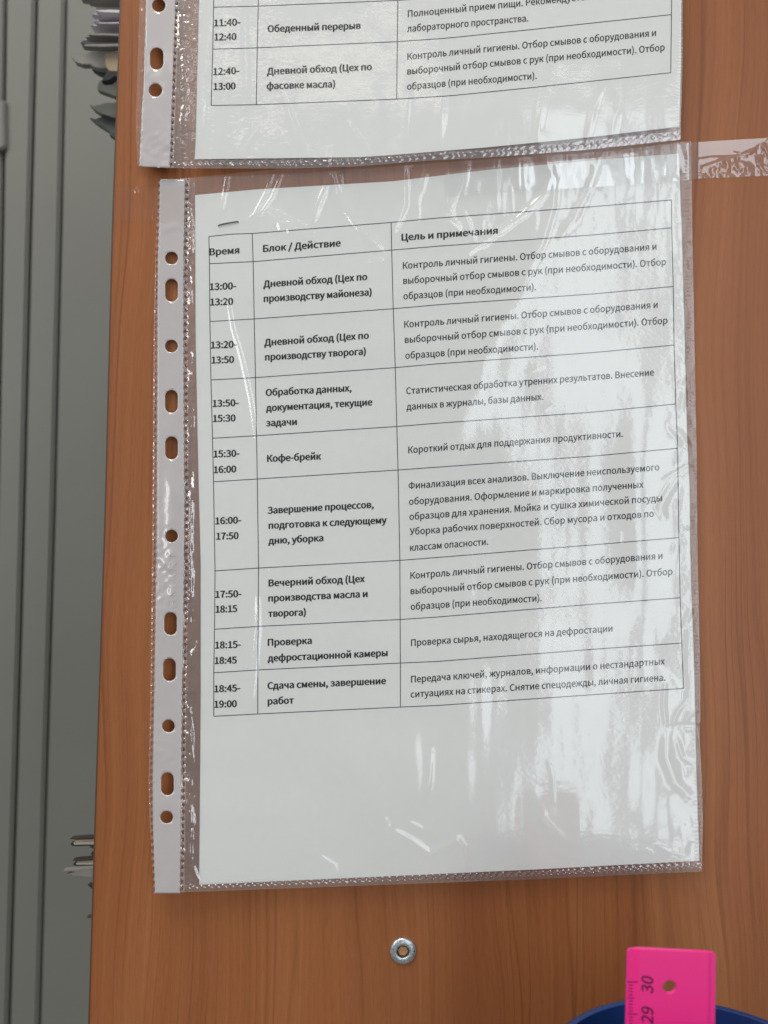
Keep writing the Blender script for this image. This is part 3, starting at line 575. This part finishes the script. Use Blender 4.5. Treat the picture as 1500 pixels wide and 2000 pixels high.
TX2 = [
 (1, 'Время', 409.3, 498.7, 466.7, 494.7), (1, '13:00-', 409.6, 566.7, 460.8, 564.5), (1, '13:20', 410.7, 596.5, 454.7, 595),
 (1, '13:20-', 412, 680.5, 462, 678.7), (1, '13:50', 413.3, 709.9, 456.5, 708.5), (1, '13:50-', 415.5, 794.7, 465.6, 792.8), (1, '15:30', 416, 824, 459.5, 822.7),
 (1, '15:30-', 417.3, 893.3, 467.2, 891.5), (1, '16:00', 417.6, 924, 460.8, 922.4), (1, '16:00-', 420.8, 1024, 470.4, 1022), (1, '17:50', 422.7, 1054, 465.3, 1052.5),
 (1, '17:50-', 420.8, 1167.5, 471, 1165.9), (1, '18:15', 421.3, 1196.5, 462.7, 1195), (1, '18:15-', 420.3, 1266.7, 469.9, 1264.8), (1, '18:45', 419.5, 1296.8, 461.9, 1295.5),
 (1, '18:45-', 418.7, 1352, 468.8, 1350), (1, '19:00', 418.7, 1382, 462, 1380.8),
 (1, 'Блок / Действие', 513.9, 492, 664.8, 480.8), (1, 'Дневной обход (Цех по', 514.7, 561.3, 716.8, 546.7), (1, 'производству майонеза)', 515.2, 589.9, 725.3, 576.8),
 (1, 'Дневной обход (Цех по', 516.5, 675.5, 720, 661.3), (1, 'производству творога)', 517.9, 704, 714, 692.5), (1, 'Обработка данных,', 519.2, 773.3, 686, 764),
 (1, 'документация, текущие', 520, 803.2, 726.7, 791.5), (1, 'задачи', 520, 832.5, 579.2, 829.9), (1, 'Кофе-брейк', 521.9, 902, 626.7, 897.3),
 (1, 'Завершение процессов,', 522.7, 1003.5, 729.3, 991.5), (1, 'подготовка к следующему', 524.8, 1032.8, 754.7, 1022), (1, 'дню, уборка', 524.5, 1062.7, 631, 1056.8),
 (1, 'Вечерний обход (Цех', 524.8, 1145.3, 712, 1136.5), (1, 'производства масла и', 524.3, 1175, 717.3, 1166), (1, 'творога)', 524, 1204.8, 596.8, 1201.9),
 (1, 'Проверка', 523.2, 1261.3, 608.5, 1257.3), (1, 'дефростационной камеры', 523.2, 1292, 756.5, 1281.3), (1, 'Сдача смены, завершение', 522.7, 1345.9, 753.3, 1336), (1, 'работ', 523.2, 1376, 573.3, 1374),
 (1, 'Цель и примечания', 784.5, 470, 971.5, 456.5),
 (0, KL, 786.7, 525.3, 1282, 487.5), (0, VO, 787.5, 554.7, 1300.7, 517.5), (0, OB, 787.7, 584.8, 1046.7, 566.7),
 (0, KL, 789.3, 640, 1284.4, 601), (0, VO, 790.7, 669.9, 1303.6, 632), (0, OB, 791.5, 700.8, 1050.7, 682.7),
 (0, 'Статистическая обработка утренних результатов. Внесение', 793.3, 770, 1276.8, 733.2), (0, 'данных в журналы, базы данных.', 794, 800.8, 1060.8, 780.8),
 (0, 'Короткий отдых для поддержания продуктивности.', 797.3, 885.3, 1216.3, 853.2),
 (0, 'Финализация всех анализов. Выключение неиспользуемого', 797.9, 955.2, 1287.6, 918.5), (0, 'оборудования. Оформление и маркировка полученных', 798.7, 986.1, 1256.4, 952.3),
 (0, 'образцов для хранения. Мойка и сушка химической посуды', 799.5, 1015.5, 1292.4, 978.7), (0, 'Уборка рабочих поверхностей. Сбор мусора и отходов по', 800, 1044.8, 1276.8, 1009.2),
 (0, 'классам опасности.', 800.8, 1076, 953.3, 1064), (0, KL, 801.3, 1130.7, 1293.6, 1091.2), (0, VO, 801.9, 1160.7, 1313.3, 1122.4), (0, OB, 802, 1191.3, 1057.9, 1174),
 (0, 'Проверка сырья, находящегося на дефростации', 802.7, 1262, 1196, 1233.3), (0, 'Передача ключей, журналов, информации о нестандартных', 802.7, 1333.2, 1298, 1297.6),
 (0, 'ситуациях на стикерах. Снятие спецодежды, личная гигиена.', 802, 1362.5, 1299.6, 1329.3)]
TX1 = [(1, '11:40-', 418.2, 51.4, 468.9, 49.4), (1, '12:40', 419, 79, 461, 78), (1, '12:40-', 416.5, 146.4, 466.9, 144.4), (1, '13:00', 417.2, 175.6, 459.5, 174.3),
 (1, 'Обеденный перерыв', 522.9, 62.8, 704, 56.2), (1, 'Дневной обход (Цех по', 521.6, 145.7, 726, 136.8), (1, 'фасовке масла)', 521.1, 174.3, 654, 170.3),
 (0, 'Полноценный прием пищи. Рекомендуется вне', 796.4, 33.4, 1184, -4), (0, 'лабораторного пространства.', 795, 62.4, 1031.4, 41.6),
 (0, KL, 795.6, 116.6, 1281, 70), (0, VO, 795.4, 145.6, 1298, 98.5), (0, OB, 795, 175.4, 1048, 154)]
try:
    import os
    FONT = bpy.data.fonts.load(os.path.join(bpy.utils.system_resource('DATAFILES'), 'fonts', 'Noto Sans CJK Regular.woff2'))
except Exception:
    FONT = None
def text_meshes(items, res=3):
    obs = []
    for body in items:
        c = bpy.data.curves.new('t', 'FONT'); c.body = body; c.resolution_u = res; c.fill_mode = 'FRONT'
        if FONT: c.font = FONT
        o = bpy.data.objects.new('t', c); COL.objects.link(o); obs.append(o)
    bpy.context.view_layer.update(); dg = bpy.context.evaluated_depsgraph_get(); out = {}
    for o, body in zip(obs, items):
        me = bpy.data.meshes.new_from_object(o.evaluated_get(dg)); n = len(me.vertices)
        co = np.empty(n * 3); me.vertices.foreach_get('co', co); co = co.reshape(-1, 3)
        out[body] = (co[:, :2].copy(), [tuple(p.vertices) for p in me.polygons]); bpy.data.meshes.remove(me)
    for o in obs:
        c = o.data; bpy.data.objects.remove(o); bpy.data.curves.remove(c)
    return out
bodies = sorted({t[1] for t in TX1 + TX2} | {'30', '29', 'H', 'SMART'})
TM = text_meshes(bodies)
CAPH = TM['H'][0][:, 1].max() - TM['H'][0][:, 1].min()
def put_text(bold, body, x0, y0, x1, y1, hp, parent):
    co, faces = TM[body]
    a, b = co[:, 0].min(), co[:, 0].max(); t = (co[:, 0] - a) / (b - a)
    cap = 13.0 if bold else 12.9
    offs = [(0, 0), (1.25, 0), (.5, .5), (.5, -.5), (-.5, 0)] if bold else [(0, 0), (.75, 0), (.38, .3), (.38, -.3)]
    C = []; Fc = []; n = len(co)
    for k, (ox, oy) in enumerate(offs):
        X = x0 + (x1 - x0 - .4) * t + ox; Y = y0 + (y1 - y0) * t - co[:, 1] / CAPH * cap + oy
        C.append(at(X, Y, -(hp(X, Y) + .05 + .008 * k) / 1000)); Fc += [tuple(i + n * k for i in f) for f in faces]
    mkmesh('text_line', np.concatenate(C), Fc, M_ink, parent, smooth=False)
for t in TX2: put_text(*t, hp2, doc2)
for t in TX1: put_text(*t, hp1, doc1)
# relief letters on the white strip, reading upwards
co, faces = TM['SMART']; a, b = co[:, 0].min(), co[:, 0].max()
for k, (ox, oy, hh) in enumerate([(0, 0, .10)]):
    Y = 1188 - (co[:, 0] - a) / (b - a) * 112 + oy; X = 344 - co[:, 1] / CAPH * 14 + ox
    o = mkmesh('embossed_letters', at(X, Y, -(strip_h2(X, Y) + .10) / 1000), faces, M_strip, p2, smooth=False)
    sd = o.modifiers.new('relief', 'SOLIDIFY'); sd.thickness = .0003; sd.offset = -1
    bv = o.modifiers.new('round', 'BEVEL'); bv.width = .00012; bv.segments = 2
# staple in the lower sheet
def tube(name, pts, r, m, parent=None, n=8):
    P = [Vector(p) for p in pts]; V = []; Fs = []
    for i, p in enumerate(P):
        d = (P[min(i + 1, len(P) - 1)] - P[max(i - 1, 0)]).normalized(); u = d.orthogonal().normalized(); v = d.cross(u)
        if i == 0: uu = u
        u = (uu - d * uu.dot(d)).normalized(); v = d.cross(u); uu = u
        for k in range(n): V.append(p + (u * math.cos(2 * math.pi * k / n) + v * math.sin(2 * math.pi * k / n)) * r)
    for i in range(len(P) - 1):
        for k in range(n): Fs.append((i * n + k, i * n + (k + 1) % n, (i + 1) * n + (k + 1) % n, (i + 1) * n + k))
    Fs.append(tuple(range(n))[::-1]); Fs.append(tuple(range((len(P) - 1) * n, len(P) * n)))
    return mkmesh(name, [tuple(v) for v in V], Fs, m, parent)
sx = np.array([426.5, 427, 430, 440, 452, 462, 465, 465.5]); sy = np.array([441.5, 440.3, 438.8, 436.6, 434.3, 432.6, 432.6, 434.5])
hs = np.array([-.1, .3, .42, .45, .45, .42, .3, -.1])
pts = at(sx, sy, -(hp2(sx, sy) + hs) / 1000)
o = tube('staple', [tuple(p - pts.mean(0)) for p in pts], .00027, M_steel); o.location = pts.mean(0)
tag(o, 'small grey wire staple near the top left corner of the lower sheet', 'staple')
# ------------------------------------------------------------------ clear tapes
def tape(name, sides, step, hf, label, m=None, group='clear tape strips'):
    px, py, f = patch(*sides, step)
    o = mkmesh(name, at(px, py, -hf(px, py) / 1000.), f, m or M_tape); return tag(o, label, 'adhesive tape', group)
def h_right(x, y):
    over = 1 - smoothstep(1346, 1364, x)
    h2 = base2(x, y) + LF + .85 + .25 * feat2(x, y)
    hb = .22 + 0 * x
    # smooth lifted band along the top, dry gap below, bubbled rest
    band_low = np.interp(x, [1350, 1400, 1440, 1462, 1490], [303, 297, 292, 300, 272])
    bub = smoothstep(0, 5, y - np.interp(x, [1350, 1368, 1385, 1400, 1440, 1470, 1510], [352, 345, 325, 316, 305, 288, 262])) * smoothstep(1370, 1378, x)
    hb += bub * (.16 * noise(x, y, 10, 12, 71) + .06 * noise(x, y, 5, 6, 72))
    hb += (1 - bub) * (.012 * (x - 1400) / 50)
    ridge(hb, x, y, [(1350, 306), (1390, 300), (1430, 300), (1444, 304)], 5, -.22, False)
    ridge(hb, x, y, [(1372, 328), (1400, 318), (1440, 306), (1470, 296)], 3.2, .28, False)
    ridge(hb, x, y, [(1356, 341), (1366, 340)], 2.5, -.15)
    hb += .25 * np.exp(-((x - 1482) / 5) ** 2 - ((y - 320) / 7) ** 2)
    return over * np.maximum(h2, base2(x, y) + 1.2) + (1 - over) * np.maximum(hb, .08)
tape('clear_tape', ([(870, 338), (950, 327), (1180, 307), (1345, 279), (1400, 275), (1488, 270), (1520, 268)],
     [(870, 384), (950, 377), (1150, 366), (1330, 353), (1365, 349), (1500, 343), (1520, 342)], [(870, 338), (866, 360), (870, 384)], [(1520, 268), (1520, 342)]), 2.2, h_right,
     'clear sticky tape strip with air bubbles running off the right edge of the photo')
def h_left(x, y):
    over = smoothstep(296, 312, x)
    hb = .2 + .02 * noise(x, y, 30, 40, 73) + 0 * x
    ridge(hb, x, y, [(268, 366), (267, 378)], 2.6, .5); ridge(hb, x, y, [(262, 366), (264, 376)], 2, .2)
    ridge(hb, x, y, [(231, 374), (236, 430)], 3, .12); ridge(hb, x, y, [(298, 372), (296, 430)], 3, .15)
    return over * (strip_h2(x, y) + .35) + (1 - over) * hb
tape('clear_tape', ([(228, 366), (300, 366), (362, 362)], [(226, 432), (300, 434), (362, 436)], [(228, 366), (226, 432)], [(362, 362), (362, 436)]), 2.4, h_left,
     'clear sticky tape strip between the left edge of the panel and the lower pocket', M_tape2)
# ------------------------------------------------------------------ screw head
sc0 = at(np.array([787.]), np.array([1856.]), 0.0)[0]; k_ = .33 / F
scr = thing('flanged_screw', 'round zinc plated flanged screw head with hexagonal socket below the lower pocket', 'screw', tuple(sc0))
def lathe(prof, n, m, name, parent, c, axis='y'):
    V = []; Fs = []
    for r, h in prof:
        for q in range(n):
            a = 2 * math.pi * q / n; V.append((c[0] + r * math.cos(a), c[1] - h, c[2] + r * math.sin(a)))
    for i in range(len(prof) - 1):
        for q in range(n): Fs.append((i * n + q, i * n + (q + 1) % n, (i + 1) * n + (q + 1) % n, (i + 1) * n + q))
    return mkmesh(name, V, Fs, m, parent)
u = k_
lathe([(25 * u, .00002), (25 * u, .0006), (24 * u, .00105), (21 * u, .0013), (17 * u, .00145), (14 * u, .0015), (12.2 * u, .0013), (11.3 * u, .0010), (11.2 * u, .0001)], 64, M_zinc, 'flange', scr, sc0)
hexv = []; n = 48
for ring, (rr_, hh) in enumerate([(11.6, .0012), (10.2, .0009), (9.6, .0003)]):
    for q in range(n):
        a = 2 * math.pi * q / n; hx = math.cos(math.pi / 6) / math.cos(((a + .2) % (math.pi / 3)) - math.pi / 6)
        r = rr_ * (1 if ring == 0 else hx * 1.06) * u; hexv.append((sc0[0] + r * math.cos(a), -hh, sc0[2] + r * math.sin(a)))
mkmesh('hex_socket', hexv, [(i * n + q, i * n + (q + 1) % n, (i + 1) * n + (q + 1) % n, (i + 1) * n + q) for i in range(2) for q in range(n)], M_dark, scr, smooth=False)
plug = [(sc0[0], -.00042, sc0[2])] + [(sc0[0] + 10.6 * u * math.cos(2 * math.pi * q / 32), -.00030, sc0[2] + 10.6 * u * math.sin(2 * math.pi * q / 32)) for q in range(32)]
mkmesh('socket_plug', plug, [(0, 1 + (q + 1) % 32, 1 + q) for q in range(32)], M_plug, scr)
# ------------------------------------------------------------------ ruler
YR = -.086
rul = thing('plastic_ruler', 'bright pink plastic ruler with hanging hole standing in the blue cup', 'ruler', tuple(at(np.array([1310.]), np.array([1990.]), YR)[0]))
def rcorner(x, y, r, a0): return [(x + r * math.cos(math.radians(a0 + q * 18)), y + r * math.sin(math.radians(a0 + q * 18))) for q in range(6)]
out = [(1213, 2350)] + rcorner(1232, 1860, 7, 180) + rcorner(1391, 1868, 7, 270) + [(1393, 2350)]
hole = circle(1308, 1928, 13.5, 32)
def ruler_h(x, y):   # thickness profile in mm: thin bevelled scale edge at the left, raised rib at the right
    xl = np.interp(y, [1853, 2350], [1225, 1213]); xr = np.interp(y, [1853, 2350], [1398, 1393])
    return .3 + .9 * smoothstep(2, 26, x - xl) - .4 * smoothstep(-14, -9, x - xr)
xs, ys, ff = cut_sheet(out, [hole], 3.0)
fr = at(xs, ys, YR - ruler_h(xs, ys) / 1000); bk = at(xs, ys, YR + 0 * xs); bk = np.stack([fr[:, 0], bk[:, 1] + 0.0002, fr[:, 2]], -1)
nv = len(xs); F3 = [tuple(map(int, f)) for f in ff]; cnt = {}
for f in F3:
    for a, b in zip(f, f[1:] + f[:1]): cnt[(a, b)] = 1
F3 += [tuple(i + nv for i in f[::-1]) for f in F3]
F3 += [(b, a, a + nv, b + nv) for a, b in cnt if (b, a) not in cnt]
ro = mkmesh('ruler_body', np.concatenate([fr, bk]), F3, M_pink, rul, smooth=False)
def tick(x0, y0, ln, wd=1.6):
    X = np.array([x0, x0 + ln, x0 + ln, x0]); Y = np.array([y0 - wd / 2, y0 - wd / 2, y0 + wd / 2, y0 + wd / 2])
    mkmesh('scale_mark', at(X, Y, YR - (ruler_h(X, Y) + .05) / 1000), [(3, 2, 1, 0)], M_print, rul, smooth=False)
for q in range(0, 47):
    y = 1918 + 6.3 * q
    if y > 2200: break
    tick(1228 if q % 5 else 1226, y, 20 if q % 10 == 0 else (13 if q % 5 == 0 else 8), 1.7)
for body, yb, ln in (('30', 1936, 32), ('29', 1995, 31)):
    co, faces = TM[body]; a, b = co[:, 0].min(), co[:, 0].max()
    C = []; Fc = []
    for k, (ox, oy) in enumerate([(0, 0), (.8, .3), (.3, .8), (.9, 0)]):
        Y = yb - (co[:, 0] - a) / (b - a) * ln + oy + 5 * (1 - co[:, 1] / CAPH); X = 1275 - co[:, 1] / CAPH * 22 + ox
        C.append(at(X, Y, YR - (ruler_h(X, Y) + .05 + .01 * k) / 1000)); Fc += [tuple(i + len(co) * k for i in f) for f in faces]
    mkmesh('scale_number', np.concatenate(C), Fc, M_print, rul, smooth=False)
# ------------------------------------------------------------------ cup
rim = at(np.array([1302.]), np.array([1957.]), -.046)[0]; Rc = .049
cc = (rim[0] - .003, -.046 - Rc, rim[2])
prof = [(Rc, 0), (Rc + .0012, .0006), (Rc + .0024, 0), (Rc + .0026, -.003), (Rc + .0014, -.004), (Rc - .004, -.10), (Rc - .006, -.102), (0.0001, -.102), (0.0001, -.0995), (Rc - .0075, -.0995), (Rc - .0005, -.004), (Rc, 0)]
V = []; Fs = []; n = 96
for r, h in prof:
    for q in range(n): V.append((cc[0] + r * math.cos(2 * math.pi * q / n), cc[1] + r * math.sin(2 * math.pi * q / n), cc[2] + h))
for i in range(len(prof) - 1):
    for q in range(n): Fs.append((i * n + q, (i + 1) * n + q, (i + 1) * n + (q + 1) % n, i * n + (q + 1) % n))
cup = mkmesh('pen_cup', [(v[0] - cc[0], v[1] - cc[1], v[2] - cc[2] + .102) for v in V], Fs, M_blue); cup.location = (cc[0], cc[1], cc[2] - .102)
tag(cup, 'round navy blue plastic cup holding the pink ruler at bottom right', 'cup')
